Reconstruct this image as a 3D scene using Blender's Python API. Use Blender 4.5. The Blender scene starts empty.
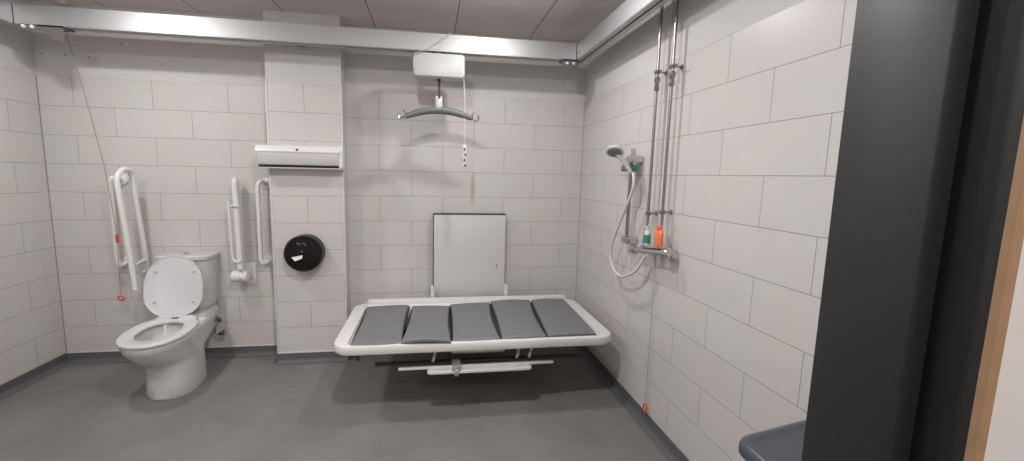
import bpy, bmesh, math, random
from mathutils import Vector, Matrix
random.seed(3)
C = bpy.context.scene.collection
PI = math.pi

# ------------------------------------------------------------------ materials
def mat(name, col, rough=.5, metal=0., spec=.5, noise=None, bump=0., coat=0., emit=0., nscale=40.):
    m = bpy.data.materials.new(name); m.use_nodes = True
    nt = m.node_tree; b = nt.nodes['Principled BSDF']
    b.inputs['Base Color'].default_value = (*col, 1)
    b.inputs['Roughness'].default_value = rough
    b.inputs['Metallic'].default_value = metal
    b.inputs['Specular IOR Level'].default_value = spec
    b.inputs['Coat Weight'].default_value = coat
    if emit:
        b.inputs['Emission Color'].default_value = (*col, 1)
        b.inputs['Emission Strength'].default_value = emit
    tc = nt.nodes.new('ShaderNodeTexCoord')
    n = nt.nodes.new('ShaderNodeTexNoise'); n.inputs['Scale'].default_value = nscale
    n.inputs['Detail'].default_value = 5
    nt.links.new(tc.outputs['Object'], n.inputs['Vector'])
    k = noise if noise is not None else .03
    mx = nt.nodes.new('ShaderNodeMix'); mx.data_type = 'RGBA'
    mx.inputs[6].default_value = (*[c*(1-k) for c in col], 1)
    mx.inputs[7].default_value = (*[min(1, c*(1+k)) for c in col], 1)
    nt.links.new(n.outputs['Fac'], mx.inputs[0])
    nt.links.new(mx.outputs[2], b.inputs['Base Color'])
    if bump:
        bp = nt.nodes.new('ShaderNodeBump'); bp.inputs['Strength'].default_value = bump
        bp.inputs['Distance'].default_value = .004
        nt.links.new(n.outputs['Fac'], bp.inputs['Height'])
        nt.links.new(bp.outputs['Normal'], b.inputs['Normal'])
    return m

TILE = (.60, .58, .565)
def tile_mat(name, axis, phase, zoff=.08, top=2.08, offset=.5, sgn=1):
    """wall of 500 x 200 mm tiles in half bond up to z=top, painted plaster above"""
    m = bpy.data.materials.new(name); m.use_nodes = True
    nt = m.node_tree; L = nt.links; b = nt.nodes['Principled BSDF']
    g = nt.nodes.new('ShaderNodeNewGeometry')
    sp = nt.nodes.new('ShaderNodeSeparateXYZ'); L.new(g.outputs['Position'], sp.inputs[0])
    def mth(op, a, bb):
        n = nt.nodes.new('ShaderNodeMath'); n.operation = op
        for i, v in enumerate((a, bb)):
            if isinstance(v, (int, float)): n.inputs[i].default_value = v
            else: L.new(v, n.inputs[i])
        return n.outputs[0]
    u = mth('ADD', sp.outputs[axis], -phase + 50)
    v = mth('ADD', sp.outputs['Z'], -zoff + 4.0)
    cb = nt.nodes.new('ShaderNodeCombineXYZ'); L.new(u, cb.inputs[0]); L.new(v, cb.inputs[1])
    br = nt.nodes.new('ShaderNodeTexBrick')
    br.offset = .5; br.offset_frequency = 2; br.squash = 1
    L.new(cb.outputs[0], br.inputs['Vector'])
    br.inputs['Scale'].default_value = 1
    br.inputs['Brick Width'].default_value = .5
    br.inputs['Row Height'].default_value = .2
    br.inputs['Mortar Size'].default_value = .0016
    br.inputs['Mortar Smooth'].default_value = .2
    br.inputs['Bias'].default_value = 0
    br.inputs['Color1'].default_value = (*TILE, 1)
    br.inputs['Color2'].default_value = (*[c*1.03 for c in TILE], 1)
    br.inputs['Mortar'].default_value = (.27, .245, .24, 1)
    # plaster above the tiles
    up = mth('GREATER_THAN', sp.outputs['Z'], top)
    nz = nt.nodes.new('ShaderNodeTexNoise'); nz.inputs['Scale'].default_value = 3.5; nz.inputs['Detail'].default_value = 6
    L.new(g.outputs['Position'], nz.inputs['Vector'])
    cloud = nt.nodes.new('ShaderNodeMix'); cloud.data_type = 'RGBA'; cloud.blend_type = 'MULTIPLY'
    cloud.inputs[0].default_value = .10
    L.new(br.outputs['Color'], cloud.inputs[6]); L.new(nz.outputs['Color'], cloud.inputs[7])
    mx = nt.nodes.new('ShaderNodeMix'); mx.data_type = 'RGBA'
    L.new(up, mx.inputs[0]); L.new(cloud.outputs[2], mx.inputs[6]); mx.inputs[7].default_value = (.60, .585, .575, 1)
    L.new(mx.outputs[2], b.inputs['Base Color'])
    r = nt.nodes.new('ShaderNodeMix'); r.data_type = 'FLOAT'
    L.new(up, r.inputs[0]); r.inputs[2].default_value = .36; r.inputs[3].default_value = .75
    L.new(r.outputs[0], b.inputs['Roughness'])
    inv = mth('SUBTRACT', 1.0, br.outputs['Fac'])
    hgt = mth('MULTIPLY', inv, mth('SUBTRACT', 1.0, up))
    bp = nt.nodes.new('ShaderNodeBump'); bp.inputs['Strength'].default_value = .35; bp.inputs['Distance'].default_value = .002
    L.new(hgt, bp.inputs['Height']); L.new(bp.outputs['Normal'], b.inputs['Normal'])
    return m

def ceil_mat():
    m = bpy.data.materials.new('ceiling_panels'); m.use_nodes = True
    nt = m.node_tree; L = nt.links; b = nt.nodes['Principled BSDF']
    g = nt.nodes.new('ShaderNodeNewGeometry')
    sp = nt.nodes.new('ShaderNodeSeparateXYZ'); L.new(g.outputs['Position'], sp.inputs[0])
    cb = nt.nodes.new('ShaderNodeCombineXYZ')
    a1 = nt.nodes.new('ShaderNodeMath'); a1.inputs[1].default_value = 60.49; L.new(sp.outputs['X'], a1.inputs[0])
    a2 = nt.nodes.new('ShaderNodeMath'); a2.inputs[1].default_value = 54.0; L.new(sp.outputs['Y'], a2.inputs[0])
    L.new(a1.outputs[0], cb.inputs[0]); L.new(a2.outputs[0], cb.inputs[1])
    br = nt.nodes.new('ShaderNodeTexBrick'); br.offset = 0; br.squash = 1
    L.new(cb.outputs[0], br.inputs['Vector'])
    for k, v in (('Scale', 1), ('Brick Width', .6), ('Row Height', 1.2), ('Mortar Size', .0035), ('Mortar Smooth', .1), ('Bias', 0)):
        br.inputs[k].default_value = v
    br.inputs['Color1'].default_value = (.70, .645, .62, 1); br.inputs['Color2'].default_value = (.715, .66, .635, 1)
    br.inputs['Mortar'].default_value = (.10, .09, .09, 1)
    n = nt.nodes.new('ShaderNodeTexNoise'); n.inputs['Scale'].default_value = 18; n.inputs['Detail'].default_value = 8
    L.new(g.outputs['Position'], n.inputs['Vector'])
    mx = nt.nodes.new('ShaderNodeMix'); mx.data_type = 'RGBA'; mx.blend_type = 'MULTIPLY'; mx.inputs[0].default_value = .1
    L.new(br.outputs['Color'], mx.inputs[6]); L.new(n.outputs['Color'], mx.inputs[7])
    L.new(mx.outputs[2], b.inputs['Base Color'])
    b.inputs['Roughness'].default_value = .55
    return m

def floor_mat():
    m = bpy.data.materials.new('safety_vinyl'); m.use_nodes = True
    nt = m.node_tree; L = nt.links; b = nt.nodes['Principled BSDF']
    g = nt.nodes.new('ShaderNodeNewGeometry')
    n1 = nt.nodes.new('ShaderNodeTexNoise'); n1.inputs['Scale'].default_value = 260; n1.inputs['Detail'].default_value = 3
    n2 = nt.nodes.new('ShaderNodeTexNoise'); n2.inputs['Scale'].default_value = 3.2; n2.inputs['Detail'].default_value = 8; n2.inputs['Roughness'].default_value = .7
    for n in (n1, n2): L.new(g.outputs['Position'], n.inputs['Vector'])
    r1 = nt.nodes.new('ShaderNodeValToRGB')
    r1.color_ramp.elements[0].position = .3; r1.color_ramp.elements[0].color = (.150, .144, .139, 1)
    r1.color_ramp.elements[1].position = .72; r1.color_ramp.elements[1].color = (.262, .252, .243, 1)
    L.new(n1.outputs['Fac'], r1.inputs[0])
    r2 = nt.nodes.new('ShaderNodeValToRGB')
    r2.color_ramp.elements[0].position = .3; r2.color_ramp.elements[0].color = (.74, .735, .735, 1)
    r2.color_ramp.elements[1].position = .7; r2.color_ramp.elements[1].color = (1, 1, 1, 1)
    L.new(n2.outputs['Fac'], r2.inputs[0])
    mx = nt.nodes.new('ShaderNodeMix'); mx.data_type = 'RGBA'; mx.blend_type = 'MULTIPLY'; mx.inputs[0].default_value = 1
    L.new(r1.outputs[0], mx.inputs[6]); L.new(r2.outputs[0], mx.inputs[7]); L.new(mx.outputs[2], b.inputs['Base Color'])
    b.inputs['Roughness'].default_value = .62
    bp = nt.nodes.new('ShaderNodeBump'); bp.inputs['Strength'].default_value = .15; bp.inputs['Distance'].default_value = .001
    L.new(n1.outputs['Fac'], bp.inputs['Height']); L.new(bp.outputs['Normal'], b.inputs['Normal'])
    return m

def brushed(name, col, rough, axis='X', metal=1.):
    m = mat(name, col, rough, metal)
    nt = m.node_tree; b = nt.nodes['Principled BSDF']
    tc = nt.nodes.new('ShaderNodeTexCoord'); mp = nt.nodes.new('ShaderNodeMapping')
    mp.inputs['Scale'].default_value = (1, 400, 400) if axis == 'X' else ((400, 1, 400) if axis == 'Y' else (400, 400, 1))
    n = nt.nodes.new('ShaderNodeTexNoise'); n.inputs['Scale'].default_value = 1.0
    nt.links.new(tc.outputs['Object'], mp.inputs[0]); nt.links.new(mp.outputs[0], n.inputs['Vector'])
    bp = nt.nodes.new('ShaderNodeBump'); bp.inputs['Strength'].default_value = .06; bp.inputs['Distance'].default_value = .001
    nt.links.new(n.outputs['Fac'], bp.inputs['Height']); nt.links.new(bp.outputs['Normal'], b.inputs['Normal'])
    return m

M = dict(
    recess=tile_mat('tiles_recess', 'X', -.174), left=tile_mat('tiles_back_left', 'X', -3.7458),
    column=tile_mat('tiles_column', 'X', -2.171), right=tile_mat('tiles_right', 'Y', -1.2174-.25+.25),
    side=tile_mat('tiles_left_wall', 'Y', -.241+.25), ceiling=ceil_mat(), floor=floor_mat(),
    corridor=mat('corridor_plaster', (.68, .64, .61), .8, noise=.05, nscale=9),
    skirt=mat('cove_vinyl', (.105, .105, .112), .6, noise=.10, nscale=200),
    grout=mat('grout', (.30, .27, .26), .9), white_trim=mat('white_trim', (.62, .61, .60), .5),
    rail_x=brushed('aluminium_x', (.50, .50, .51), .55, 'X'), rail_y=brushed('aluminium_y', (.50, .50, .51), .55, 'Y'),
    slot=mat('dark_slot', (.05, .05, .05), .6),
    steel=mat('galvanised', (.15, .14, .138), .5, .3), zinc=mat('zinc_plate', (.60, .60, .59), .4, .8), bolt=mat('bright_bolt', (.85, .85, .85), .25, .6),
    chrome=mat('chrome', (.62, .60, .60), .15, 1.), chrome_d=mat('dull_chrome', (.36, .34, .335), .28, 1.),
    ceramic=mat('ceramic', (.58, .57, .55), .14, coat=.4, noise=.01), seat=mat('seat_plastic', (.60, .60, .62), .25, noise=.01),
    bowl=mat('bowl_glaze', (.60, .585, .565), .15, noise=.02),
    white=mat('white_plastic', (.62, .615, .61), .32, noise=.01), white2=mat('white_enamel', (.72, .71, .695), .28, noise=.01),
    panel=mat('panel_laminate', (.56, .56, .555), .5, noise=.02, nscale=160, bump=.05),
    frame=mat('tray_plastic', (.66, .645, .635), .4, noise=.02), pad=mat('pad_vinyl', (.160, .160, .170), .5, noise=.05, nscale=14, bump=.05),
    darkmetal=mat('dark_steel', (.06, .058, .056), .45, .7), greyp=mat('grey_plastic', (.16, .165, .175), .5),
    gap_shade=mat('pad_gap_shade', (.03, .03, .032), .7), hoistw=mat('hoist_plastic', (.53, .53, .525), .4), black=mat('black_gloss', (.008, .006, .006), .10, spec=.3), red=mat('red_plastic', (.72, .07, .03), .4),
    orange=mat('orange_bottle', (.85, .20, .09), .35), green=mat('green_label', (.03, .22, .15), .4),
    cordred=mat('red_cord', (.45, .20, .18), .7), cordgrey=mat('grey_cord', (.30, .27, .26), .7),
    strap=mat('dark_strap', (.07, .05, .055), .8), paper=mat('tissue', (.80, .78, .75), .9),
    jamb=mat('dark_stained_wood', (.018, .018, .019), .45, noise=.2, nscale=120, bump=.02), jamb2=mat('dark_rebate', (.018, .017, .016), .5, noise=.2, nscale=90),
    ply=mat('raw_timber', (.34, .20, .11), .7, noise=.25, nscale=25),
    binm=mat('slate_blue_plastic', (.060, .070, .088), .32, noise=.03), bind=mat('bin_body', (.06, .07, .085), .5),
    spray=mat('spray_plate', (.22, .22, .23), .5), led=mat('lamp_diffuser', (1, .96, .92), .5, emit=6.),
)

# ------------------------------------------------------------------ mesh helpers
def newbm(): return bmesh.new()
def merge(dst, src):
    me = bpy.data.meshes.new('tmp'); src.to_mesh(me); dst.from_mesh(me); bpy.data.meshes.remove(me); src.free()
def box(bm, x0, x1, y0, y1, z0, z1, bev=0., seg=2, M4=None):
    t = bmesh.new(); bmesh.ops.create_cube(t, size=1)
    bmesh.ops.scale(t, vec=(x1-x0, y1-y0, z1-z0), verts=t.verts)
    bmesh.ops.translate(t, vec=((x0+x1)/2, (y0+y1)/2, (z0+z1)/2), verts=t.verts)
    if bev: bmesh.ops.bevel(t, geom=t.edges[:], offset=bev, segments=seg, profile=.5, affect='EDGES')
    if M4: bmesh.ops.transform(t, matrix=M4, verts=t.verts)
    merge(bm, t); return bm
def catmull(P, k=8):
    P = [Vector(p) for p in P]; Q = [2*P[0]-P[1]] + P + [2*P[-1]-P[-2]]; out = []
    for i in range(1, len(Q)-2):
        a, b, c, d = Q[i-1:i+3]
        for j in range(k):
            t = j/k
            out.append(.5*((2*b)+(c-a)*t+(2*a-5*b+4*c-d)*t*t+(3*b-a-3*c+d)*t**3))
    out.append(P[-1]); return out
def loft(bm, rings, caps=True, closed=True):
    vr = [[bm.verts.new(p) for p in r] for r in rings]
    n = len(vr[0])
    for a, b in zip(vr, vr[1:]):
        for i in range(n if closed else n-1):
            j = (i+1) % n
            bm.faces.new((a[i], a[j], b[j], b[i]))
    if caps:
        bm.faces.new(list(reversed(vr[0]))); bm.faces.new(vr[-1])
    return vr
def tube(bm, pts, r, n=12, smooth=0, rs=None):
    if smooth: pts = catmull(pts, smooth)
    pts = [Vector(p) for p in pts]; t = bmesh.new(); rings = []
    T = (pts[1]-pts[0]).normalized()
    N = T.orthogonal().normalized()
    for i, p in enumerate(pts):
        if i == 0: d = (pts[1]-pts[0])
        elif i == len(pts)-1: d = pts[-1]-pts[-2]
        else: d = (pts[i+1]-p).normalized()+(p-pts[i-1]).normalized()
        d = d.normalized(); N = (N-d*N.dot(d)).normalized(); B = d.cross(N)
        rr = rs(i/(len(pts)-1)) if rs else r
        rings.append([p+N*rr*math.cos(2*PI*k/n)+B*rr*math.sin(2*PI*k/n) for k in range(n)])
    loft(t, rings); bmesh.ops.recalc_face_normals(t, faces=t.faces); merge(bm, t); return bm
def arc(c, r, a0, a1, ax1, ax2, n=8):
    c, ax1, ax2 = Vector(c), Vector(ax1), Vector(ax2)
    return [c+ax1*r*math.cos(a0+(a1-a0)*i/n)+ax2*r*math.sin(a0+(a1-a0)*i/n) for i in range(n+1)]
def lathe(bm, prof, loc=(0, 0, 0), axis='Z', n=32):
    """prof: (radius, height) pairs; axis Z, X or Y (towards minus Y when '-Y')"""
    t = bmesh.new(); rings = []
    for r, h in prof:
        rings.append([Vector((max(r, 1e-5)*math.cos(2*PI*k/n), max(r, 1e-5)*math.sin(2*PI*k/n), h)) for k in range(n)])
    loft(t, rings); bmesh.ops.remove_doubles(t, verts=t.verts, dist=2e-5)
    R = {'Z': Matrix(), '-Z': Matrix.Rotation(PI, 4, 'X'), '-Y': Matrix.Rotation(PI/2, 4, 'X'), '-X': Matrix.Rotation(-PI/2, 4, 'Y'), 'X': Matrix.Rotation(PI/2, 4, 'Y')}[axis] if isinstance(axis, str) else axis
    bmesh.ops.transform(t, matrix=Matrix.Translation(loc) @ R, verts=t.verts)
    bmesh.ops.recalc_face_normals(t, faces=t.faces); merge(bm, t); return bm
def rrect(x0, x1, y0, y1, r, z, n=6):
    out = []
    for cx, cy, a in ((x1-r, y1-r, 0), (x0+r, y1-r, PI/2), (x0+r, y0+r, PI), (x1-r, y0+r, 3*PI/2)):
        for i in range(n+1):
            t = a+PI/2*i/n; out.append(Vector((cx+r*math.cos(t), cy+r*math.sin(t), z)))
    return out

def obj(name, bm, m, parent=None, origin=None, **props):
    me = bpy.data.meshes.new(name)
    if parent is not None:
        p = parent
        org = Vector((0, 0, 0))
        while p is not None: org += p.location; p = p.parent
        bmesh.ops.translate(bm, vec=-org, verts=bm.verts); loc = Vector((0, 0, 0))
    else:
        if origin is None:
            xs = [v.co for v in bm.verts]
            origin = ((min(v.x for v in xs)+max(v.x for v in xs))/2, (min(v.y for v in xs)+max(v.y for v in xs))/2, min(v.z for v in xs))
        loc = Vector(origin); bmesh.ops.translate(bm, vec=-loc, verts=bm.verts)
    bm.to_mesh(me); bm.free()
    for m_ in (m if isinstance(m, (list, tuple)) else [m]): me.materials.append(m_)
    me.shade_smooth(); me.set_sharp_from_angle(angle=math.radians(38))
    o = bpy.data.objects.new(name, me); C.objects.link(o); o.location = loc
    if parent is not None: o.parent = parent
    for k, v in props.items(): o[k] = v
    return o
def thing(name, label, cat, loc, group=None):
    o = bpy.data.objects.new(name, None); C.objects.link(o); o.location = loc
    o.empty_display_size = .05; o['label'] = label; o['category'] = cat
    if group: o['group'] = group
    return o
def struct(name, bm, m, parent=None, origin=None):
    return obj(name, bm, m, parent, origin, kind='structure') if parent is None else obj(name, bm, m, parent)

# ------------------------------------------------------------------ the room
XL, XR = -3.959, 0.0
YF, YC = -2.978, -3.113       # room side and corridor side of the front wall
ZC = 2.56
LX0, LX1 = -1.757, -.763       # door opening (structural)
struct('floor', box(newbm(), -4.1, .15, -5.2, .15, -.1, 0), M['floor'])
struct('ceiling', box(newbm(), -4.1, .15, YC, .15, ZC, ZC+.1), M['ceiling'])
struct('wall_right', box(newbm(), 0, .12, YC, .12, 0, ZC), M['right'])
struct('wall_left', box(newbm(), XL-.12, XL, YC, .12, 0, ZC), M['side'])
struct('wall_back', box(newbm(), -1.95, 0, 0, .12, 0, ZC), M['recess'])
struct('wall_back_left', box(newbm(), XL, -2.38, -.016, .12, 0, ZC), M['left'])
CX0, CX1, CY = -2.422, -1.912, -.183
struct('wall_pier', box(newbm(), CX0, CX1, CY, .0, 0, ZC), M['column'])
fw = newbm(); box(fw, XL, LX0, YC, YF, 0, ZC); box(fw, LX1, 0, YC, YF, 0, ZC); box(fw, LX0, LX1, YC, YF, 2.14, ZC)
struct('wall_front', fw, M['corridor'])
# corridor the camera stands in
cw = newbm(); box(cw, -4.1, .15, -5.3, -5.2, 0, 2.6); struct('wall_corridor_far', cw, M['corridor'])
cw = newbm(); box(cw, -4.2, -4.1, -5.3, YC, 0, 2.6); struct('wall_corridor_left', cw, M['corridor'])
cw = newbm(); box(cw, .15, .25, -5.3, YC, 0, 2.6); struct('wall_corridor_right', cw, M['corridor'])
cw = newbm(); box(cw, -4.2, .25, -5.3, YC, 2.6, 2.7); struct('ceiling_corridor', cw, M['corridor'])

# coved skirting: profile swept along each wall
def cove(name, p0, p1, nrm):
    p0, p1, nrm = Vector(p0), Vector(p1), Vector(nrm)
    h, r, t = .078, .035, .004
    pr = [(0, 0), (r+t, 0), (r+t, .0015)]
    for i in range(1, 7):
        a = PI/2*i/6; pr.append((t+r*(1-math.sin(a)), .0015+r*(1-math.cos(a))))
    pr += [(t, h), (0, h)]
    bm = newbm(); loft(bm, [[p+nrm*a+Vector((0, 0, b)) for a, b in pr] for p in (p0, p1)])
    bmesh.ops.recalc_face_normals(bm, faces=bm.faces)
    struct(name, bm, M['skirt'])
cove('baseboard_right', (0, YF, 0), (0, 0, 0), (-1, 0, 0))
cove('baseboard_left', (XL, YF, 0), (XL, -.016, 0), (1, 0, 0))
cove('baseboard_back_left', (XL, -.016, 0), (CX0, -.016, 0), (0, -1, 0))
cove('baseboard_back_pier', (CX0-.004, CY, 0), (CX1+.004, CY, 0), (0, -1, 0))
cove('baseboard_back', (CX1, 0, 0), (0, 0, 0), (0, -1, 0))
cove('baseboard_pier_right', (CX1, CY, 0), (CX1, 0, 0), (1, 0, 0))
cove('baseboard_pier_left', (CX0, CY, 0), (CX0, -.016, 0), (-1, 0, 0))
# tile edge trims on the pier and above the tiling
struct('trim_1', box(newbm(), CX0-.004, CX0+.009, CY-.004, CY+.012, .078, 2.083, .002), M['white_trim'])
struct('trim_2', box(newbm(), CX1-.009, CX1+.004, CY-.004, CY+.012, .078, 2.083, .002), M['white_trim'])
struct('trim_3', box(newbm(), CX1, CX1+.006, -.008, .0, .078, 2.08), M['white_trim'])
struct('trim_4', box(newbm(), CX0, CX1, CY-.006, CY, .076, .086, .001), M['white_trim'])
struct('trim_5', box(newbm(), XL, CX0, -.022, -.016, .076, .084, .001), M['white_trim'])

struct('trim_6', box(newbm(), XL, XL+.004, -.020, -.016, .078, 2.08), M['grout'])
struct('trim_7', box(newbm(), -.003, 0, -.003, 0, .078, 2.08), M['grout'])
for x, y, z in ((-3.907, -.016, 2.222), (-3.769, -.016, 2.224), (-3.624, -.016, 2.216), (-3.412, -.016, 2.320), (-.34, 0, 2.221), (-.195, 0, 2.220), (-.060, 0, 2.212)):
    o = obj('screw_plug', lathe(newbm(), [(0, -.004), (.006, -.004), (.0055, .0015), (0, .002)], (x, y, z), '-Y', 10), M['steel'])
    left = x < -2
    o['label'] = 'tiny grey screw plug in the plaster below the track at the left corner' if left else 'tiny grey screw plug in the plaster below the track at the right corner'
    o['category'] = 'screw plug'; o['group'] = 'screw plugs at the left corner' if left else 'screw plugs at the right corner'
# door frame seen right beside the camera
d = bpy.data.objects.new('door_1', None); C.objects.link(d); d.location = (-1.26, YC, 0); d['kind'] = 'structure'
b = newbm(); box(b, -.800, -.774, -3.069, -2.974, 0, 2.10, .0015)
box(b, -1.744, -1.718, -3.068, YF, 0, 2.10, .0015); box(b, -1.73, -.79, -3.068, YF, 2.08, 2.106)
obj('frame_stop', b, M['jamb'], d)
b = newbm(); box(b, -.776, LX1, -3.1105, YF+.004, 0, 2.12); box(b, LX0, -1.742, -3.1105, YF+.004, 0, 2.12); box(b, LX0, LX1, -3.1105, YF+.004, 2.10, 2.139)
obj('frame_lining', b, M['jamb2'], d)
b = newbm(); box(b, -.7765, LX1-.001, -3.117, -3.110, 0, 2.12, .001); box(b, LX0+.001, -1.7415, -3.117, -3.110, 0, 2.12, .001); box(b, LX0, LX1, -3.117, -3.110, 2.12, 2.139, .001)
obj('timber_edge', b, M['ply'], d, label='raw timber edge of the dark door frame')

# ------------------------------------------------------------------ ceiling track rails
RY, RXR, RXL = -.40, -.227, -3.737       # inner faces
ZB, ZT = 2.302, 2.418
def rail(name, label, axis, a0, a1, f, back, matl, sp, ribs):
    t = thing(name, label, 'ceiling track', (((a0+a1)/2, f, ZB) if axis == 'X' else (f, (a0+a1)/2, ZB)), 'aluminium ceiling tracks round the room')
    s = 1 if back > f else -1
    w = abs(back-f)
    # cross section: hollow channel with open slot below and shallow lip lines on the face
    pr = [(0, .004), (.0025, .004), (.0025, 0), (w*.42, 0), (w*.42, .018), (.010, .018), (.010, .10), (w-.010, .10), (w-.010, .018), (w*.58, .018), (w*.58, 0), (w, 0), (w, ZT-ZB), (.003, ZT-ZB), (.003, ZT-ZB-.004), (0, ZT-ZB-.004)]
    bm = newbm(); rings = []
    for a in (a0, a1):
        rings.append([Vector((a, f+s*u, ZB+v)) if axis == 'X' else Vector((f+s*u, a, ZB+v)) for u, v in pr])
    loft(bm, rings, caps=False)
    # end caps as a ring of boxes so the channel stays hollow
    bmesh.ops.recalc_face_normals(bm, faces=bm.faces)
    obj('track_profile', bm, matl, t)
    for a in (a0, a1):
        bm = newbm()
        e = .004 if a == a0 else -.004
        lo, hi = sorted((a, a+e)); g0, g1 = sorted((f+s*.003, back-s*.001))
        if axis == 'X': box(bm, lo, hi, g0, g1, ZB+.001, ZT-.002)
        else: box(bm, g0, g1, lo, hi, ZB+.001, ZT-.002)
        obj('end_cap', bm, M['steel'], t)
    # spacers fixing it to the wall
    for a in sp:
        bm = newbm()
        if axis == 'X': box(bm, a-.03, a+.03, back-.001, a and ribs(a), ZB+.03, ZT-.03, .003)
        else:
            lo, hi = sorted((back, ribs(a))); box(bm, lo, hi, a-.03, a+.03, ZB+.03, ZT-.03, .003)
        obj('wall_spacer', bm, M['steel'], t)
    return t
tb = rail('track_rail', 'long aluminium ceiling track running along the back wall', 'X', RXL-.08, RXR, RY, -.32, M['rail_x'], [-2.17], lambda a: CY if a == -2.17 else (-.016 if a < -2.5 else 0))
rail('track_rail', 'aluminium ceiling track along the right wall above the shower pipes', 'Y', YF+.01, -.322, RXR, RXR+.08, M['rail_y'], [-2.6], lambda a: 0)
rail('track_rail', 'short visible end of aluminium ceiling track on the left wall', 'Y', YF+.01, RY-.001, RXL, RXL-.08, M['rail_y'], [-2.6], lambda a: XL)

for x in (RXR-.003, RXL+.001):
    obj('corner_joint', box(newbm(), x-.002, x+.002, RY-.0015, RY+.004, ZB+.001, ZT-.001), M['slot'], tb)
def bracket(label, x0, x1, flip):
    t = thing('track_bracket', label, 'bracket', ((x0+x1)/2, -.36, 2.21), 'corner brackets of the ceiling track')
    pts = [(x0, 2.302), (x1, 2.302), (x1, 2.215), (x1-.05, 2.215)] if not flip else [(x0, 2.302), (x1, 2.302), (x1, 2.236), (x1-.05, 2.212), (x0+.012, 2.212), (x0, 2.224)]
    bm = newbm(); loft(bm, [[Vector((x, y, z)) for x, z in pts] for y in (-.408, -.402)])
    if not flip: loft(bm, [[Vector((x, y, z)) for x, z in ((x0-.085, 2.302), (x0+.002, 2.302), (x0+.03, 2.276), (x0-.03, 2.272), (x0-.085, 2.282))] for y in (-.4085, -.4025)])
    bmesh.ops.recalc_face_normals(bm, faces=bm.faces)
    box(bm, x0, x1, -.408, -.32, 2.294, 2.3025)
    obj('plate', bm, M['steel'], t)
    xs = (x0-.06, x0-.015) if not flip else (x0+.035, x0+.085)
    for x in xs:
        bm = newbm(); lathe(bm, [(.0, 0), (.012, 0), (.012, .003), (.010, .008), (0, .009)], (x, -.408, 2.274 if flip else 2.287), '-Y', 16)
        obj('bolt', bm, M['bolt'], t)
    return t
bracket('steel gusset bracket under the back track at the left corner', -3.62, -3.475, False)
bracket('small steel bracket with two bolts under the track at the right corner', -.335, -.215, True)

# ------------------------------------------------------------------ ceiling lights
LAMPS = [(-.84, -1.0), (-3.12, -1.0), (-1.45, -2.15), (-3.03, -2.25)]
LN = ['round ceiling light over the changing bench', 'round ceiling light over the toilet', 'round ceiling light in the middle of the room by the door', 'round ceiling light at the front left of the room']
def lamp(x, y, label, power, z=ZC, rad=.055):
    t = thing('ceiling_light', label, 'ceiling light', (x, y, z-.02), 'round ceiling lights')
    obj('trim_ring', lathe(newbm(), [(.062, .0), (.085, .0), (.088, -.004), (.084, -.012), (.066, -.014), (.062, -.010), (.062, .0)], (x, y, z)), M['white'], t)
    obj('diffuser', lathe(newbm(), [(0, -.001), (.063, -.001), (.063, -.007), (0, -.008)], (x, y, z)), M['led'], t)
    ld = bpy.data.lights.new('downlight', 'AREA'); ld.shape = 'DISK'; ld.size = rad*2; ld.energy = power; ld.color = (1, .985, .972)
    o = bpy.data.objects.new('bulb', ld); C.objects.link(o); o.location = (0, 0, .02-.016-.0); o.parent = t
    pl = bpy.data.lights.new('dome_glow', 'POINT'); pl.shadow_soft_size = .045; pl.energy = power*.20; pl.color = (1, .985, .972)
    o = bpy.data.objects.new('bulb', pl); C.objects.link(o); o.location = (0, 0, -.03); o.parent = t
for (x, y), l, p in zip(LAMPS, LN, (10.5, 12.5, 26, 13.5)): lamp(x, y, l, p)
lamp(-.9, -4.2, 'round ceiling light out in the corridor', 24, 2.6)

# ------------------------------------------------------------------ toilet
TX = -3.045
def outline(yb, yf, w, z, n=48, nf=2.3, nb=5, xc=TX, ymid=None):
    ym = ymid if ymid is not None else yb+(yf-yb)*.45
    out = []
    for i in range(n):
        a = 2*PI*i/n; c, s = math.cos(a), math.sin(a)
        e = nf if s < 0 else nb
        x = w*math.copysign(abs(c)**(2/e), c)
        y = (ym-yf)*math.copysign(abs(s)**(2/e), s) if s < 0 else (yb-ym)*abs(s)**(2/e)
        out.append(Vector((xc+x, ym+y, z)))
    return out
t = thing('toilet', 'white ceramic close-coupled toilet with its seat lid raised against the cistern', 'toilet', (TX, -.4, 0))
bm = newbm()
prof = [  # z, yback, yfront, halfwidth
    (0, -.262, -.655, .148), (.010, -.26, -.662, .151), (.09, -.26, -.656, .146), (.17, -.26, -.656, .144), (.205, -.255, -.662, .146), (.235, -.22, -.685, .151),
    (.26, -.13, -.718, .158), (.29, -.05, -.755, .166), (.33, -.032, -.785, .176), (.36, -.03, -.807, .184), (.385, -.03, -.816, .187), (.402, -.03, -.816, .186), (.408, -.033, -.810, .182)]
rings = [outline(b_, f_, w_, z_, ymid=-.42-.10*max(0, (z_-.2)/.21), nf=2.5 if z_ < .2 else 2.2, nb=3.2 if z_ < .25 else 5.5) for z_, b_, f_, w_ in prof]
rings += [outline(-.34, -.765, .148, .408, ymid=-.55, nb=2.2), outline(-.35, -.755, .138, .38, ymid=-.55, nb=2.2), outline(-.38, -.71, .115, .31, ymid=-.52, nb=2.2),
          outline(-.41, -.62, .07, .24, ymid=-.5, nb=2.2), outline(-.45, -.56, .03, .225, ymid=-.5, nb=2.2)]
loft(bm, rings)
loft(bm, [rrect(TX-w_, TX+w_, -.30+k_, -.030, .04, z_) for w_, k_, z_ in ((.165, 0, .36), (.168, .0, .405), (.160, .02, .428), (.150, .035, .436))])
bmesh.ops.recalc_face_normals(bm, faces=bm.faces)
obj('pan', bm, M['ceramic'], t)
bm = newbm()   # shadow-gap seat ring
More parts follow.
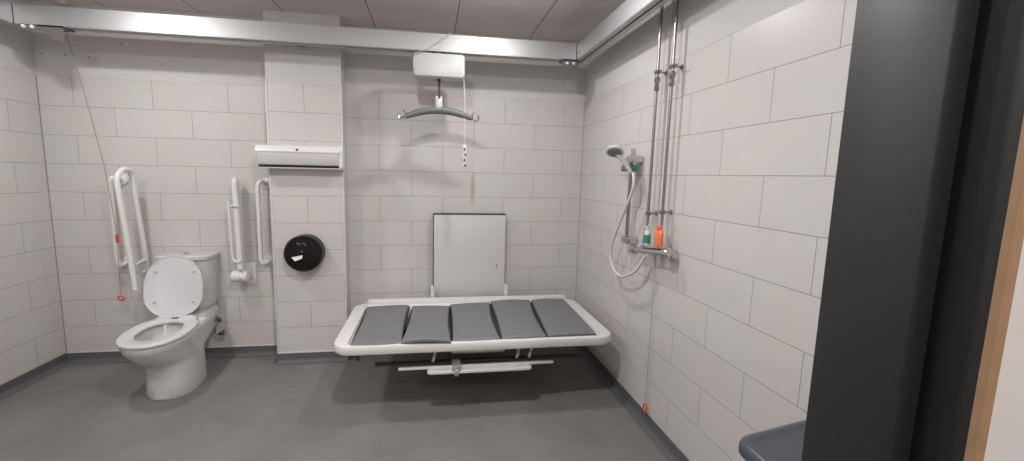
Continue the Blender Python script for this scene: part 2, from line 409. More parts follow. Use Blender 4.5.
so = lambda z, k: outline(-.315-k, -.825+k, .190-k, z-.034, ymid=-.56, nb=2.9, nf=2.15)
si = lambda z, k: outline(-.375+k, -.725-k, .115+k, z-.034, ymid=-.55, nb=2.2, nf=2.1)
R_ = [so(.442, .006), so(.446, .001), so(.456, 0), so(.463, .005), si(.463, .010), si(.457, .002), si(.446, .0), si(.442, .004)]
vr = loft(bm, R_, caps=False)
for i in range(48):
    j = (i+1) % 48; bm.faces.new((vr[-1][i], vr[-1][j], vr[0][j], vr[0][i]))
bmesh.ops.recalc_face_normals(bm, faces=bm.faces)
obj('seat', bm, M['seat'], t)
# raised lid: disc in its own plane, leaning on the cistern
def lid_pt(u, v, w):   # u across, v up the lid, w out of the lid towards the room
    a = math.radians(12)
    return Vector((TX-.026+u, -.325+v*math.sin(a)-w*math.cos(a), .428+v*math.cos(a)+w*math.sin(a)))
def lid_ring(k, w):
    o_ = []
    for i in range(48):
        a = 2*PI*i/48; c, s = math.cos(a), math.sin(a); e = 2.15 if s > 0 else 3.4
        u = (.190-k)*math.copysign(abs(c)**(2/e), c); v = .205+((.232-k) if s > 0 else (.200-k))*math.copysign(abs(s)**(2/e), s)
        if s < 0: u *= 1-.28*abs(s)**2.0
        o_.append(lid_pt(u, v, w))
    return o_
bm = newbm(); loft(bm, [lid_ring(.012, -.020), lid_ring(.003, -.014), lid_ring(0, -.004), lid_ring(.002, .002), lid_ring(.008, .003), lid_ring(.013, -.001)])
bmesh.ops.recalc_face_normals(bm, faces=bm.faces)
lid = obj('lid', bm, M['seat'], t)
for u in (-.115, .125):
    for v in (.115, .325):
        bm = newbm(); lathe(bm, [(0, -.003), (.009, -.003), (.009, .007), (.006, .010), (0, .010)], lid_pt(u, v, 0), Matrix.Rotation(math.radians(90-12), 4, 'X'), 12)
        obj('bumper', bm, M['seat'], lid)
bm = newbm(); box(bm, TX-.13, TX+.13, -.345, -.302, .408, .434, .008, 3); tube(bm, [(TX-.11, -.322, .434), (TX+.11, -.322, .434)], .011)
obj('hinge', bm, M['seat'], t)
bm = newbm(); box(bm, TX-.022, TX+.022, -.352, -.338, .434, .440, .002); obj('hinge_label', bm, M['greyp'], t)
# cistern with a bowed front
def cis(z, w, yf, n=16):
    pts = []
    for i in range(n+1):
        u = -1+2*i/n; pts.append(Vector((CSX+u*w, yf+.045*abs(u)**2.6+(.02 if abs(u) == 1 else 0), z)))
    pts += [Vector((CSX+w, -.02, z)), Vector((CSX-w, -.02, z))]
    return pts
CSX = -3.052
bm = newbm(); loft(bm, [cis(.437, .145, -.19), cis(.455, .160, -.20), cis(.48, .166, -.203), cis(.65, .174, -.208), cis(.806, .180, -.212)]); bmesh.ops.recalc_face_normals(bm, faces=bm.faces)
ci = obj('cistern', bm, M['ceramic'], t)
bm = newbm(); loft(bm, [cis(.807, .180, -.214), cis(.810, .187, -.222), cis(.834, .188, -.223), cis(.844, .180, -.214)]); bmesh.ops.recalc_face_normals(bm, faces=bm.faces)
cl = obj('cistern_lid', bm, M['ceramic'], t)
obj('flush_button', lathe(newbm(), [(0, 0), (.021, 0), (.021, .004), (.018, .006), (0, .006)], (CSX+.01, -.115, .8435)), M['chrome'], cl)
# the pan stands very slightly turned from the wall
for o in t.children_recursive:
    if o.name.startswith('cistern') or o.name.startswith('flush'): continue
    for v in o.data.vertices:
        wy = v.co.y-.4
        v.co.x += max(0, -(wy+.1))*.105+(.032*min(1, max(0, (.33-v.co.z)/.16)) if o.name.startswith('pan') else 0)
# supply valve by the toilet
t = thing('stop_valve', 'small chrome water stop valve with curved pipe between toilet and wall', 'valve', (-2.86, -.016, .22))
bm = newbm(); tube(bm, [(-2.90, -.016, .30), (-2.90, -.05, .30), (-2.905, -.07, .27), (-2.90, -.075, .225), (-2.88, -.078, .205), (-2.85, -.08, .212)], .007, 10, 5)
lathe(bm, [(0, 0), (.018, 0), (.018, .004), (0, .005)], (-2.90, -.016, .30), '-Y', 16)
obj('pipe', bm, M['chrome_d'], t)
bm = newbm(); box(bm, -2.874, -2.83, -.092, -.066, .203, .225, .005, 2, None); tube(bm, [(-2.85, -.08, .222), (-2.835, -.08, .245)], .006, 8); obj('valve_body', bm, M['chrome_d'], t)

# ------------------------------------------------------------------ grab bars
def grab(label, xt, xw, ztop, zbot):
    t = thing('grab_bar', label, 'grab bar', ((xt+xw)/2, -.016, (ztop+zbot)/2), 'white vertical grab bars')
    for z in (ztop-.03, zbot+.03):
        obj('wall_flange', lathe(newbm(), [(0, 0), (.041, 0), (.043, .004), (.041, .013), (.024, .018), (0, .018)], (xw, -.016, z), '-Y', 28), M['white2'], t)
    p = [Vector((xw, -.020, ztop-.03)), Vector((xw, -.055, ztop-.028))]
    p += [Vector((xw+(xt-xw)*.5, -.088, ztop-.018)), Vector((xt, -.092, ztop-.055)), Vector((xt, -.094, ztop-.12)), Vector((xt, -.094, (ztop+zbot)/2)), Vector((xt, -.094, zbot+.12)), Vector((xt, -.092, zbot+.055)), Vector((xw+(xt-xw)*.5, -.088, zbot+.018)), Vector((xw, -.055, zbot+.028)), Vector((xw, -.020, zbot+.03))]
    obj('tube', tube(newbm(), p, .0165, 14, 6), M['white2'], t)
grab('white vertical grab bar left of the toilet, with the red pull cord in front', -3.512, -3.487, 1.405, .738)
grab('white vertical grab bar beside the tiled pier, right of the toilet', -2.543, -2.510, 1.395, .740)

def flip(label, inner, outer, roll):
    """folded-up hinged support rail: U of tube standing up from a hinge low on the wall"""
    xi, yi = inner; 
    t = thing('folding_grab_rail', label, 'grab rail', (xi, -.016, .72), 'folding grab rails either side of the toilet')
    bm = newbm(); box(bm, xi-.045, xi+.055, -.030, -.0165, .585 if roll else .66, .755, .006, 2)
    for zz in ((.625, .74) if roll else (.685, .74)): lathe(bm, [(0, 0), (.008, 0), (.007, .004), (0, .005)], (xi+.04, -.03, zz), '-Y', 10)
    obj('wall_plate', bm, M['white2'], t)
    hz = .665 if roll else .70
    bm = newbm()
    if roll:
        lathe(bm, [(0, -.065), (.036, -.062), (.043, -.054), (.043, .0), (.036, .004), (.036, .010), (.043, .014), (.043, .04), (.036, .048), (0, .049)], (xi-.020, -.10, hz), 'X', 24)
        box(bm, xi-.03, xi+.03, -.085, -.025, hz-.028, hz+.028, .006)
    else:
        box(bm, xi-.02, xi+.02, -.075, -.025, hz-.03, hz+.03, .005); tube(bm, [(xi-.035, -.06, hz), (xi+.035, -.06, hz)], .014, 14)
    obj('hinge', bm, M['white2'], t)
    (ax, ay, az), (bx_, by, bz), (cx_, cy_, cz), (dx, dy, dz) = outer   # wall tube bottom, wall tube top, outer tube top, outer tube bottom
    A, B, Cc, D = map(Vector, outer)
    mid = (B+Cc)/2; r = (Cc-B).length/2; e = (B-mid).normalized(); up = Vector((0, 0, 1))
    p = [A]+[A.lerp(B, k) for k in (.3, .7)]+arc(mid, r, 0, PI, e, up, 10)+[Cc.lerp(D, k) for k in (.3, .7)]+[D]
    rl = obj('rail_tube', tube(newbm(), p, .0215 if roll else .0175, 14, 0), M['white2'], t)
    return t, rl
t, rl = flip('white folding support rail standing upright left of the toilet, beside the raised lid', (-3.335, -.07), ((-3.335, -.070, .70), (-3.330, -.155, 1.385), (-3.330, -.302, 1.365), (-3.302, -.262, .632)), False)
obj('cross_tube', tube(newbm(), [(-3.334, -.085, .795), (-3.307, -.265, .785)], .012, 12), M['white2'], t)
obj('end_cap', tube(newbm(), [(-3.3025, -.262, .637), (-3.302, -.2617, .620)], .019, 14), M['white2'], t)
t, rl = flip('white folding support rail with toilet roll holder, right of the toilet', (-2.665, -.09), ((-2.692, -.080, .68), (-2.699, -.080, 1.36), (-2.680, -.135, 1.36), (-2.673, -.135, .73)), True)
bm = newbm()
tube(bm, [(-2.655, -.165, 1.195), (-2.68, -.168, 1.205), (-2.71, -.155, 1.20), (-2.722, -.152, 1.20)], .007, 8, 4)
tube(bm, [(-2.722, -.152, 1.235), (-2.722, -.152, 1.18), (-2.717, -.15, .84), (-2.708, -.15, .80), (-2.69, -.152, .785), (-2.665, -.158, .79), (-2.655, -.158, .805)], .008, 10, 6)
obj('roll_holder', bm, M['white2'], t)

# ------------------------------------------------------------------ paper towel dispenser on the pier
t = thing('paper_towel_dispenser', 'wide white paper towel dispenser mounted high on the tiled pier', 'dispenser', (-2.17, CY, 1.49))
x0, x1 = -2.475, -1.895
bm = newbm(); loft(bm, [[Vector((x, y, z)) for y, z in ((CY, 1.501), (-.270, 1.503), (-.279, 1.514), (-.283, 1.592), (CY, 1.592))] for x in (x0+.012, x1-.028)]); bmesh.ops.recalc_face_normals(bm, faces=bm.faces)
obj('body', bm, M['white'], t)
bm = newbm(); loft(bm, [[Vector((x, y, z)) for y, z in ((CY, 1.590), (-.285, 1.590), (-.288, 1.598), (-.275, 1.632), (-.262, 1.640), (CY, 1.645))] for x in (x0, x1-.014)]); bmesh.ops.recalc_face_normals(bm, faces=bm.faces)
obj('cover', bm, M['white2'], t)
obj('side_cap', box(newbm(), x1-.028, x1, -.280, CY, 1.488, 1.64, .004), M['white2'], t)
obj('lock', lathe(newbm(), [(0, 0), (.009, 0), (.009, .003), (0, .004)], (-2.20, -.283, 1.610), '-Y', 14), M['slot'], t)
bm = newbm(); box(bm, x0+.014, x1-.028, -.277, CY, 1.488, 1.5005); obj('slot', bm, M['black'], t)
bm = newbm(); loft(bm, [[Vector((x, y, z)) for y, z in ((CY, 1.478), (-.275, 1.478), (-.279, 1.484), (-.272, 1.489), (CY, 1.488))] for x in (x0+.014, x1-.004)]); bmesh.ops.recalc_face_normals(bm, faces=bm.faces)
obj('tray', bm, M['white2'], t)
# round toilet paper dispenser
t = thing('toilet_roll_dispenser', 'round glossy black toilet paper dispenser on the pier with a paper end hanging out', 'dispenser', (-2.188, CY, .866))
R0 = .135
obj('casing', lathe(newbm(), [(0, 0), (R0, 0), (R0, .085), (R0-.004, .10), (R0-.016, .112), (R0-.05, .116), (0, .118)], (-2.188, CY, .866), '-Y', 56), M['black'], t)
bm = newbm(); loft(bm, [[Vector((-2.258, y, .846)), Vector((-2.182, y-.002, .862)), Vector((-2.186, y-.004, .838)), Vector((-2.232, y-.006, .820))] for y in (-.301, -.309)]); bmesh.ops.recalc_face_normals(bm, faces=bm.faces)
obj('paper_end', bm, M['paper'], t)
bm = newbm()
for cx_ in (-2.212, -2.174): tube(bm, arc((cx_, -.302, .935), .013, -.6, PI*.8, (1, 0, 0), (0, 0, 1), 6), .003, 6)
obj('window_rim', bm, M['greyp'], t)
obj('lock', lathe(newbm(), [(0, 0), (.007, 0), (.006, .003), (0, .004)], (-2.188, -.301, .888), '-Y', 12), M['greyp'], t)

# ------------------------------------------------------------------ changing bench
BX0, BX1, BY0, BY1, BZ = -1.832, -.113, -1.055, -.225, .472
t = thing('changing_bench', 'white wall-mounted adult changing bench with rounded tray in the right corner', 'bench', (-.96, -.1, .3))
bm = newbm()
def tr(k, z, r): return rrect(BX0+k, BX1-k, BY0+k, BY1-k, r, z)
def ti(k, z, r): return rrect(BX0+.085+k, BX1-.085-k, BY0+.030+k, BY1-.055-k, r, z)
loft(bm, [tr(.012, BZ-.058, .09), tr(.002, BZ-.05, .10), tr(0, BZ-.04, .10), tr(0, BZ-.012, .10), tr(.004, BZ-.003, .098), tr(.012, BZ, .09), ti(0, BZ, .03), ti(.008, BZ-.016, .025)])
bmesh.ops.recalc_face_normals(bm, faces=bm.faces)
obj('tray', bm, M['frame'], t)
bm = newbm(); box(bm, -1.748, -.165, -.215, -.165, .425, .486, .006); box(bm, -1.70, -.21, -.235, -.205, .42, .468, .003)
obj('back_rail', bm, M['frame'], t)
bm = newbm(); box(bm, -1.246, -.665, -.100, -.004, .30, 1.140, .004)
obj('lift_cabinet', bm, M['panel'], t, label='flat pale grey lift cabinet against the tiles')
bm = newbm(); box(bm, -1.250, -.661, -.096, -.002, 1.140, 1.1475, .001); box(bm, -1.253, -1.2462, -.094, -.002, .45, 1.147, .001)
obj('cabinet_edge', bm, M['darkmetal'], t)
for x in (-1.262, -.662):
    bm = newbm(); box(bm, x-.008, x+.022, -.150, -.085, .44, .548, .004); box(bm, x-.006, x+.014, -.158, -.085, .545, .565, .003)
    lathe(bm, [(0, 0), (.008, 0), (.007, .003), (0, .004)], (x+.004, -.158, .556), '-Y', 10)
    obj('arm_bracket', bm, M['frame'], t)
bm = newbm(); box(bm, -.84, -.70, -.1015, -.1, .69, .715); 
bm.free()
bm = newbm(); box(bm, -.735, -.731, -.102, -.0995, .70, .735); obj('scuff_mark', bm, M['darkmetal'], t)
# under-frame
bm = newbm(); box(bm, -1.60, -.30, -.965, -.925, .305, .317, .002)
obj('safety_bar', bm, M['darkmetal'], t)
bm = newbm(); box(bm, -1.46, -.50, -1.00, -.972, .288, .302, .003); obj('guard_strip', bm, M['frame'], t)
bm = newbm()
rg = [rrect(-1.29+k, -.65-k, -1.052+k, -1.00-k, .022, z) for k, z in ((.004, .276), (0, .281), (0, .292), (.004, .297))]
loft(bm, rg); bmesh.ops.recalc_face_normals(bm, faces=bm.faces); obj('guard_handle', bm, M['frame'], t)
for x, k in ((-1.245, 0), (-1.115, 1), (-.72, 0), (-.64, 0)):
    bm = newbm()
    if k: box(bm, x-.026, x+.026, -1.058, -.96, .300, .330, .004); box(bm, x-.013, x+.013, -1.064, -1.048, .268, .304, .003)
    else: tube(bm, [(x+.05, -.62, .41), (x+.01, -.85, .37), (x, -.95, .35), (x-.01, -.955, .318)], .010, 8, 4); tube(bm, [(x, -.95, .414), (x+.005, -.95, .36)], .009, 8)
    obj('strut', bm, M['zinc'], t)
bm = newbm(); box(bm, -1.30, -.62, -.90, -.14, .375, .412, .006); box(bm, -1.22, -.70, -.60, -.10, .30, .38, .006)
obj('lift_frame', bm, M['darkmetal'], t)
bm = newbm(); box(bm, -1.14, -.80, -.93, -.86, .345, .405, .008); obj('motor_housing', bm, M['zinc'], t)
bm = newbm(); tube(bm, [(-1.69, -1.02, .376), (-1.69, -1.02, .415)], .012, 10); obj('stop_peg', bm, M['slot'], t)
# five pads lying in the tray
pads = [((-1.732, -.345), (-1.432, -.325), (-1.435, -1.028), (-1.722, -1.032), 'charcoal mattress pad at the left end of the changing bench, first from the left'),
        ((-1.405, -.375), (-1.130, -.395), (-1.150, -1.052), (-1.440, -1.040), 'charcoal mattress pad second from the left, with a white gap behind it'),
        ((-1.120, -.335), (-.815, -.310), (-.852, -1.025), (-1.138, -1.028), 'charcoal mattress pad in the middle of the changing bench, in front of the grey cabinet'),
        ((-.805, -.305), (-.492, -.300), (-.558, -1.022), (-.838, -1.022), 'charcoal mattress pad second from the right end of the changing bench'),
        ((-.478, -.300), (-.215, -.300), (-.232, -1.005), (-.545, -1.012), 'charcoal mattress pad at the right end of the changing bench, nearest the shower wall')]
def pad(c4, label, i):
    a, b_, c_, d_ = [Vector((*p, 0)) for p in c4]
    n = 14; bm = newbm()
    thick = .026; lift = .020 if i == 1 else .0
    def P(u, v):       # u left-right, v back-front
        l = a.lerp(d_, v); r = b_.lerp(c_, v)
        p = l.lerp(r, u)
        wv = math.sin(PI*v)
        if i == 1: p.x += .014*wv*(1-2*u)
        if i in (2, 3): p.x += .02*wv*(1-2*u)*(.4 if u < .5 else 1)
        if i == 0: p.x += .010*wv*(1-2*u)
        p.y += .012*math.sin(PI*u)*(1-2*v) * (1 if i in (0, 1) else .6)
        return p
    def Z(u, v):
        z = BZ-.015+thick+.004*math.sin(PI*u)*math.sin(PI*v)
        z += lift*math.sin(PI*u)*max(0, v-.7)/.3 + (.006 if i == 1 else 0)
        if i in (3, 4): z += .012*(1-v)*.6+.006*math.sin(PI*u)
        return z
    rings = []
    def ring(e, dz):
        out = []
        k = e
        for s in range(n): out.append((k+(1-2*k)*s/n, k))
        for s in range(n): out.append((1-k, k+(1-2*k)*s/n))
        for s in range(n): out.append((1-k-(1-2*k)*s/n, 1-k))
        for s in range(n): out.append((k, 1-k-(1-2*k)*s/n))
        return out
    def ringv(e, dz):
        r = []
        for u, v in ring(e, dz):
            p = P(u, v); r.append(Vector((p.x, p.y, Z(u, v)+dz)))
        return r
    rr = [ringv(.02, -thick), ringv(0, -thick+.004), ringv(0, -.007), ringv(.008, -.002), ringv(.022, 0)]
    vr = loft(bm, rr, caps=False)
    bm.faces.new(list(reversed(vr[0])))
    # top grid
    g = [[None]*(n+1) for _ in range(n+1)]
    top = vr[-1]
    for s in range(n):
        g[s][0] = top[s]; g[n][s] = top[n+s]; g[n-s][n] = top[2*n+s]; g[0][n-s] = top[3*n+s]
    for ii in range(1, n):
        for jj in range(1, n):
            k = .022; u = k+(1-2*k)*ii/n; v = k+(1-2*k)*jj/n; p = P(u, v); g[ii][jj] = bm.verts.new((p.x, p.y, Z(u, v)))
    for ii in range(n):
        for jj in range(n):
            bm.faces.new((g[ii][jj], g[ii+1][jj], g[ii+1][jj+1], g[ii][jj+1]))
    bmesh.ops.recalc_face_normals(bm, faces=bm.faces)
    t = thing('mattress_pad', label, 'cushion', ((a.x+c_.x)/2, (a.y+c_.y)/2, BZ-.016), 'charcoal pads on the changing bench')
    obj('cover', bm, M['pad'], t)
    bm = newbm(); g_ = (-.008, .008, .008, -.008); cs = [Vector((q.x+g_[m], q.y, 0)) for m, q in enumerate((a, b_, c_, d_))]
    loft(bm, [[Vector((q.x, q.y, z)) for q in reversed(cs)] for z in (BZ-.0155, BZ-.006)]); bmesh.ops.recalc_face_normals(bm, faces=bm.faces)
    obj('gap_shade', bm, M['gap_shade'], t)  # near-black sheet under the pad, painting the deep shade in the gaps between pads
for i, p in enumerate(pads): pad(p[:4], p[4], i)

# ------------------------------------------------------------------ patient hoist hanging from the track
HX, HY = -1.215, -.42
t = thing('ceiling_hoist', 'white ceiling hoist box hanging from the track above the bench', 'hoist', (HX, HY, 2.16))
bm = newbm()
def hb(k, y): return [Vector((p.x, y, p.y)) for p in rrect(HX-.173+k, HX+.173-k, 2.115+k, 2.270-k, max(.004, .026-k), 0)]
loft(bm, [hb(.010, -.475), hb(.003, -.471), hb(0, -.465), hb(0, -.380), hb(.008, -.330)]); bmesh.ops.recalc_face_normals(bm, faces=bm.faces)
obj('housing', bm, M['hoistw'], t)
bm = newbm(); box(bm, HX-.05, HX-.02, -.365, -.342, 2.268, 2.33, .002); obj('trolley', bm, M['slot'], t); bm = newbm(); box(bm, HX+.02, HX+.05, -.365, -.342, 2.268, 2.33, .002); obj('trolley', bm, M['slot'], t)
bm = newbm(); tube(bm, [(HX, -.410, 2.12), (HX-.001, -.410, 2.100)], .013, 10); box(bm, HX-.008, HX+.008, -.413, -.409, 1.98, 2.12)
obj('lifting_strap', bm, M['strap'], t)
bm = newbm()   # coiled charging cable looped from the track top down behind the housing edge
pts = []; a_, b_ = Vector((-1.140, -.412, 2.424)), Vector((-1.355, -.488, 2.262))
for i in range(240):
    f = i/239; p = a_.lerp(b_, f)+Vector((0, -.045*math.sin(PI*f), -.02*math.sin(PI*f)))
    an = f*2*PI*17; pts.append(p+Vector((.55, .0, .83)).normalized()*.008*math.cos(an)*1+Vector((0, 1, 0))*.008*math.sin(an))
tube(bm, pts, .0022, 5)
tube(bm, [(-1.140, -.412, 2.424), (-1.135, -.380, 2.428), (-1.13, -.350, 2.420)], .003, 6, 3)
tube(bm, [(-1.355, -.488, 2.262), (-1.375, -.484, 2.25), (-1.386, -.478, 2.215), (-1.386, -.474, 2.175)], .003, 6, 5)
obj('coiled_cable', bm, M['white_trim'], t)
# spreader bar hooked on the strap
t = thing('spreader_bar', 'curved grey padded spreader bar hanging from the hoist strap', 'hoist bar', (HX, -.410, 1.90))
bm = newbm(); lathe(bm, [(0, 0), (.014, 0), (.024, .012), (.027, .04), (.024, .07), (.020, .082), (0, .084)], (HX, -.410, 1.898), 'Z', 20)
box(bm, HX-.024, HX-.008, -.422, -.398, 1.961, 1.998, .004); box(bm, HX+.008, HX+.024, -.422, -.398, 1.961, 1.998, .004)
obj('connector', bm, M['white'], t)
bm = newbm()
pp = [(HX-.235, -.410, 1.850), (HX-.17, -.410, 1.876), (HX-.09, -.410, 1.898), (HX, -.410, 1.906), (HX+.09, -.410, 1.898), (HX+.17, -.410, 1.878), (HX+.235, -.410, 1.856)]
tube(bm, pp, .019, 14, 6, rs=lambda f: .013+.014*abs(math.sin(PI*f))**.6)
obj('padded_bar', bm, M['greyp'], t)
for s in (-1, 1):
    bm = newbm(); x = HX+s*.235; z = 1.852
    tube(bm, [(x-s*.01, -.410, z+.004), (x+s*.015, -.410, z-.006), (x+s*.03, -.410, z-.012), (x+s*.045, -.410, z+.008), (x+s*.038, -.410, z+.03)], .006, 8, 5)
    tube(bm, [(x+s*.0, -.415, z+.0), (x-s*.002, -.425, z+.03), (x+s*.012, -.430, z+.042)], .005, 8, 4)
    obj('hook', bm, M['chrome'], t)
# hand control on its cable
t = thing('hand_control', 'slim white hand control with dark buttons hanging below the hoist', 'remote control', (-1.03, -.410, 1.46))
bm = newbm(); tube(bm, [(-1.046, -.420, 2.13), (-1.037, -.420, 2.0), (-1.036, -.420, 1.80), (-1.034, -.420, 1.665)], .003, 6, 4); obj('cable', bm, M['white_trim'], t)
bm = newbm(); box(bm, -1.047, -1.020, -.430, -.412, 1.497, 1.675, .006, 2); obj('handset', bm, M['white_trim'], t)
for i in range(4):
    z = 1.640-.038*i
    obj('button', box(newbm(), -1.041+(i % 2)*.006, -1.029+(i % 2)*.006, -.433, -.429, z-.009, z+.009, .002), M['strap'], t)

# ------------------------------------------------------------------ shower on the right wall
t = thing('shower_rail', 'chrome vertical shower slide bar on the right wall, left of the water pipes', 'shower rail', (-.0, -.985, 1.3))
bm = newbm(); tube(bm, [(-.052, -.985, 1.06), (-.052, -.985, 1.60)], .0115, 14); obj('bar', bm, M['chrome_d'], t)
for z in (1.075, 1.575):
    bm = newbm(); box(bm, -.075, -.002, -1.035 if z < 1.2 else -1.045, -.955, z-.020, z+.020, .006, 3); obj('wall_bracket', bm, M['chrome'], t)
bm = newbm(); tube(bm, [(-.045, -.992, 1.595), (-.045, -.992, 1.640)], .014, 12); obj('bar_cap', bm, M['chrome'], t)
bm = newbm(); tube(bm, [(-.078, -.940, 1.520), (-.066, -1.055, 1.520)], .021, 16); box(bm, -.085, -.035, -1.04, -.975, 1.50, 1.545, .008)
obj('slider', bm, M['chrome_d'], t)
obj('slider_knob', tube(newbm(), [(-.066, -1.045, 1.520), (-.064, -1.068, 1.520)], .018, 16), M['green'], t)
t = thing('hand_shower', 'round white and grey hand shower head held on the slide bar', 'shower head', (-.12, -1.0, 1.56))
H0, H1 = Vector((-.085, -1.055, 1.495)), Vector((-.160, -1.010, 1.610))
bm = newbm(); tube(bm, [H0, H0.lerp(H1, .5)+Vector((.006, 0, .0)), H1], .014, 12, 5, rs=lambda f: .012+.005*f); obj('handle', bm, M['white'], t)
hd = Vector((-.32, -.46, -.83)).to_track_quat('Z', 'Y').to_matrix().to_4x4()
hc = Vector((-.178, -1.020, 1.622))
obj('head', lathe(newbm(), [(0, -.014), (.030, -.014), (.050, -.004), (.054, .006), (.050, .013), (0, .014)], hc, hd, 28), M['white'], t)
obj('spray_plate', lathe(newbm(), [(0, .012), (.040, .013), (.038, .0165), (0, .0175)], hc, hd, 28), M['spray'], t)
t = thing('shower_hose', 'white flexible shower hose looping down from the shower head to the mixer', 'hose', (-.1, -1.0, 1.0))
bm = newbm(); tube(bm, [(-.084, -1.075, 1.492), (-.086, -1.098, 1.46), (-.09, -1.096, 1.385), (-.092, -1.02, 1.266), (-.09, -.90, 1.094), (-.09, -.848, .960), (-.09, -.90, .878), (-.09, -1.0, .848), (-.09, -1.10, .876), (-.088, -1.20, .932), (-.075, -1.262, 1.025)], .0085, 10, 8)
obj('hose', bm, M['white'], t)
t = thing('shower_mixer', 'horizontal chrome bar shower mixer valve on the right wall', 'shower mixer', (-.0, -1.3, 1.045))
my = lambda y: 1.038+(y+1.13)*-.135      # the valve sits slightly askew on its pipes
bm = newbm(); tube(bm, [(-.072, -1.165, my(-1.165)), (-.072, -1.44, my(-1.44))], .019, 20); box(bm, -.095, -.060, -1.455, -1.235, -.004, .004, .002, 2, Matrix.Translation((0, -1.34, my(-1.34)+.026)) @ Matrix.Rotation(-.1345, 4, 'X') @ Matrix.Translation((0, 1.34, 0)))
obj('valve_body', bm, M['chrome'], t)
for y, s_ in ((-1.165, 1), (-1.44, -1)):
    bm = newbm(); tube(bm, [(-.072, y+s_*k, my(y+s_*k)) for k in (0, .010, .014, .045, .053)], .024, 20, 0, rs=lambda f: [.018, .020, .027, .027, .020][min(4, int(round(f*4)))])
    obj('control_knob', bm, M['chrome'], t)
for y in (-1.235, -1.385):
    bm = newbm(); tube(bm, [(-.003, y, my(y)), (-.072, y, my(y))], .013, 12); lathe(bm, [(0, 0), (.03, 0), (.028, .006), (0, .008)], (-.001, y, my(y)), '-X', 20)
    obj('wall_inlet', bm, M['chrome'], t)
def pipe(label, y, ztop, zb1, zb2, ym):
    t = thing('water_pipe', label, 'pipe', (-.05, y, 1.1), 'chrome water pipes on the right wall')
    bm = newbm(); tube(bm, [(-.050, y, 2.556), (-.050, y, 1.25), (-.050, y, 1.22), (-.056, (y+ym)/2, 1.19), (-.066, ym, 1.16), (-.068, ym, my(ym)+.012)], .0082, 12); obj('pipe', bm, M['chrome_d'], t)
    for z in (zb1, zb2):
        bm = newbm(); tube(bm, [(-.050, y+.013, z), (-.050, y-.013, z)], .013, 12); tube(bm, [(-.052, y-.010, z), (-.052, y-.045, z+.0)], .004, 8); tube(bm, [(-.050, y, z), (-.001, y, z)], .005, 8)
        lathe(bm, [(0, 0), (.014, 0), (.013, .003), (0, .004)], (-.001, y, z), '-X', 12)
        obj('pipe_clip', bm, M['chrome_d'], t)
    bm = newbm(); z = zb1-.055
    lathe(bm, [(.010, -.045), (.014, -.04), (.014, -.018), (.010, -.014), (.012, 0), (.016, .006), (.016, .026), (.010, .032)], (-.050, y, z), 'Z', 8)
    obj('compression_fitting', bm, M['chrome_d'], t)
pipe('left chrome water pipe running from the ceiling to the shower mixer', -1.222, 2.5, 2.035, 1.265, -1.228)
pipe('right chrome water pipe running from the ceiling to the shower mixer', -1.367, 2.5, 2.030, 1.285, -1.375)
def bottle(name, label, y, x, z, w, d, h, body, cap, lab):
    t = thing(name, label, 'bottle', (x, y, z))
    bm = newbm(); n = 20
    def rg(k, zz): return [Vector((x+d*k*math.cos(2*PI*i/n), y+w*k*math.sin(2*PI*i/n), zz)) for i in range(n)]
    loft(bm, [rg(.9, z), rg(1, z+.006), rg(1, z+h*.62), rg(.85, z+h*.72), rg(.42, z+h*.79), rg(.40, z+h*.82)]); bmesh.ops.recalc_face_normals(bm, faces=bm.faces)
    obj('bottle_body', bm, body, t)
    obj('cap', lathe(newbm(), [(0, 0), (w*.5, 0), (w*.48, h*.17), (0, h*.18)], (x, y, z+h*.81), 'Z', 16), cap, t)
    if lab:
        bm = newbm()
        n2 = [i for i in range(n)]
        loft(bm, [rg(1.03, z+h*.12), rg(1.03, z+h*.55)]); obj('label', bm, lab, t)
bottle('shampoo_bottle', 'white bottle with green label standing on the shower mixer, the left of two', -1.290, -.085, my(-1.29)+.0325, .022, .015, .110, M['white'], M['white'], M['green'])
bottle('soap_bottle', 'orange soap bottle standing on the shower mixer', -1.400, -.082, my(-1.40)+.0345, .036, .017, .110, M['orange'], M['orange'], None)

# ------------------------------------------------------------------ emergency pull cords
def pull(name, label, pts, ring, cm, bead, plane):
    t = thing(name, label, 'pull cord', ring, 'emergency pull cords')
    obj('cord', tube(newbm(), pts, .0019, 6), cm, t)
    r = .022; n = 6; bm = newbm()
    ax1, ax2 = plane
    p = arc(ring, r, PI/2, PI/2+2*PI, ax1, ax2, 24); p = p[:-1]
    tt = bmesh.new(); rings = []
    for i, q in enumerate(p):
        d_ = (p[(i+1) % 24]-p[i-1]).normalized(); N = (q-Vector(ring)).normalized(); B = d_.cross(N)
        rings.append([q+N*.0048*math.cos(2*PI*k/8)+B*.0048*math.sin(2*PI*k/8) for k in range(8)])
    vr = loft(tt, rings, caps=False)
    for k in range(8): tt.faces.new((vr[-1][k], vr[-1][(k+1) % 8], vr[0][(k+1) % 8], vr[0][k]))
    bmesh.ops.recalc_face_normals(tt, faces=tt.faces); merge(bm, tt)
    obj('ring_handle', bm, M['red'], t)
    if bead: obj('bead', lathe(newbm(), [(0, -.034), (.009, -.032), (.011, -.01), (.0085, .026), (0, .034)], bead, 'Z', 6), M['red'], t)
    sw = pts[0]
    obj('ceiling_switch', lathe(newbm(), [(0, -.028), (.018, -.026), (.036, -.012), (.038, 0), (0, 0)], (sw[0], sw[1], ZC), 'Z', 24), M['white'], t)
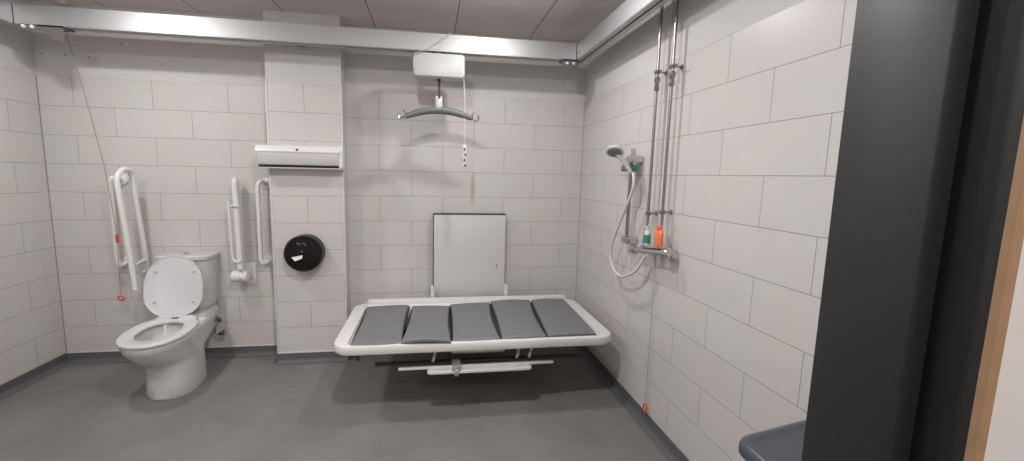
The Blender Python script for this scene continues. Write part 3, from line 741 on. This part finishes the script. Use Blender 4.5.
pull('emergency_pull_cord', 'red emergency pull cord hanging beside the left grab bar with a red ring', [(-3.69, -.120, 2.535), (-3.658, -.13, 2.295), (-3.596, -.15, 2.051), (-3.502, -.15, 1.476), (-3.462, -.15, .98), (-3.474, -.15, .55)], (-3.474, -.15, .527), M['cordred'], (-3.463, -.15, .965), ((.92, -.1, .0), (0, 0, .8)))
pull('emergency_pull_cord', 'thin pull cord with a red ring reaching nearly to the floor on the right wall', [(-.022, -1.285, 2.535), (-.022, -1.282, .145)], (-.022, -1.282, .123), M['cordgrey'], None, ((0, .8, 0), (0, 0, 1.1)))

# ------------------------------------------------------------------ lidded bin by the door
t = thing('lidded_bin', 'slate blue lidded bin standing against the right wall beside the dark door frame', 'bin', (-.20, -2.52, 0))
bx0, bx1, by0, by1 = -.372, -.018, -2.84, -2.365
def bring(k, r, z):
    out = []
    for p in rrect(bx0+k, bx1-k, by0+k, by1-k, r, z):
        f = (p.y-by0)/(by1-by0); out.append(Vector((p.x, p.y+.20*(p.x-bx0)*f, p.z)))
    return out
bm = newbm(); loft(bm, [bring(k, .05, z) for k, z in ((.06, 0), (.055, .01), (.026, .64), (.024, .657))]); obj('body', bm, M['bind'], t)
bm = newbm(); loft(bm, [bring(k, r, z) for k, r, z in ((.010, .045, .655), (.0, .05, .662), (0, .05, .682), (.006, .048, .694), (.018, .04, .700), (.028, .035, .7005), (.034, .03, .697), (.05, .03, .696))])
obj('lid', bm, M['binm'], t)

# ------------------------------------------------------------------ world, camera, view
w = bpy.data.worlds.new('world'); bpy.context.scene.world = w; w.use_nodes = True
w.node_tree.nodes['Background'].inputs[0].default_value = (.8, .8, .8, 1); w.node_tree.nodes['Background'].inputs[1].default_value = .05
f, yaw, pitch, roll = 412.14, .1516, -.1231, .0209
cam = bpy.data.cameras.new('camera'); co = bpy.data.objects.new('camera', cam); C.objects.link(co)
cy, sy, cp, sp_ = math.cos(yaw), math.sin(yaw), math.cos(pitch), math.sin(pitch)
F = Vector((sy*cp, cy*cp, sp_)); Rr = Vector((cy, -sy, 0)); U = Rr.cross(F)
R2 = math.cos(roll)*Rr+math.sin(roll)*U; U2 = -math.sin(roll)*Rr+math.cos(roll)*U
mw = Matrix((R2, U2, -F)).transposed().to_4x4(); mw.translation = Vector((-1.2667, -3.3947, 1.459)); co.matrix_world = mw
cam.sensor_fit = 'HORIZONTAL'; cam.sensor_width = 36; cam.lens = f/1024*36
cam.shift_x = (512-493.72)/1024; cam.shift_y = (226.64-230.5)/1024
cam.clip_start = .02
S = bpy.context.scene; S.camera = co
S.view_settings.view_transform = 'Standard'; S.view_settings.look = 'None'; S.view_settings.gamma = 1; S.view_settings.use_curve_mapping = False
S.view_settings.exposure = 0.0
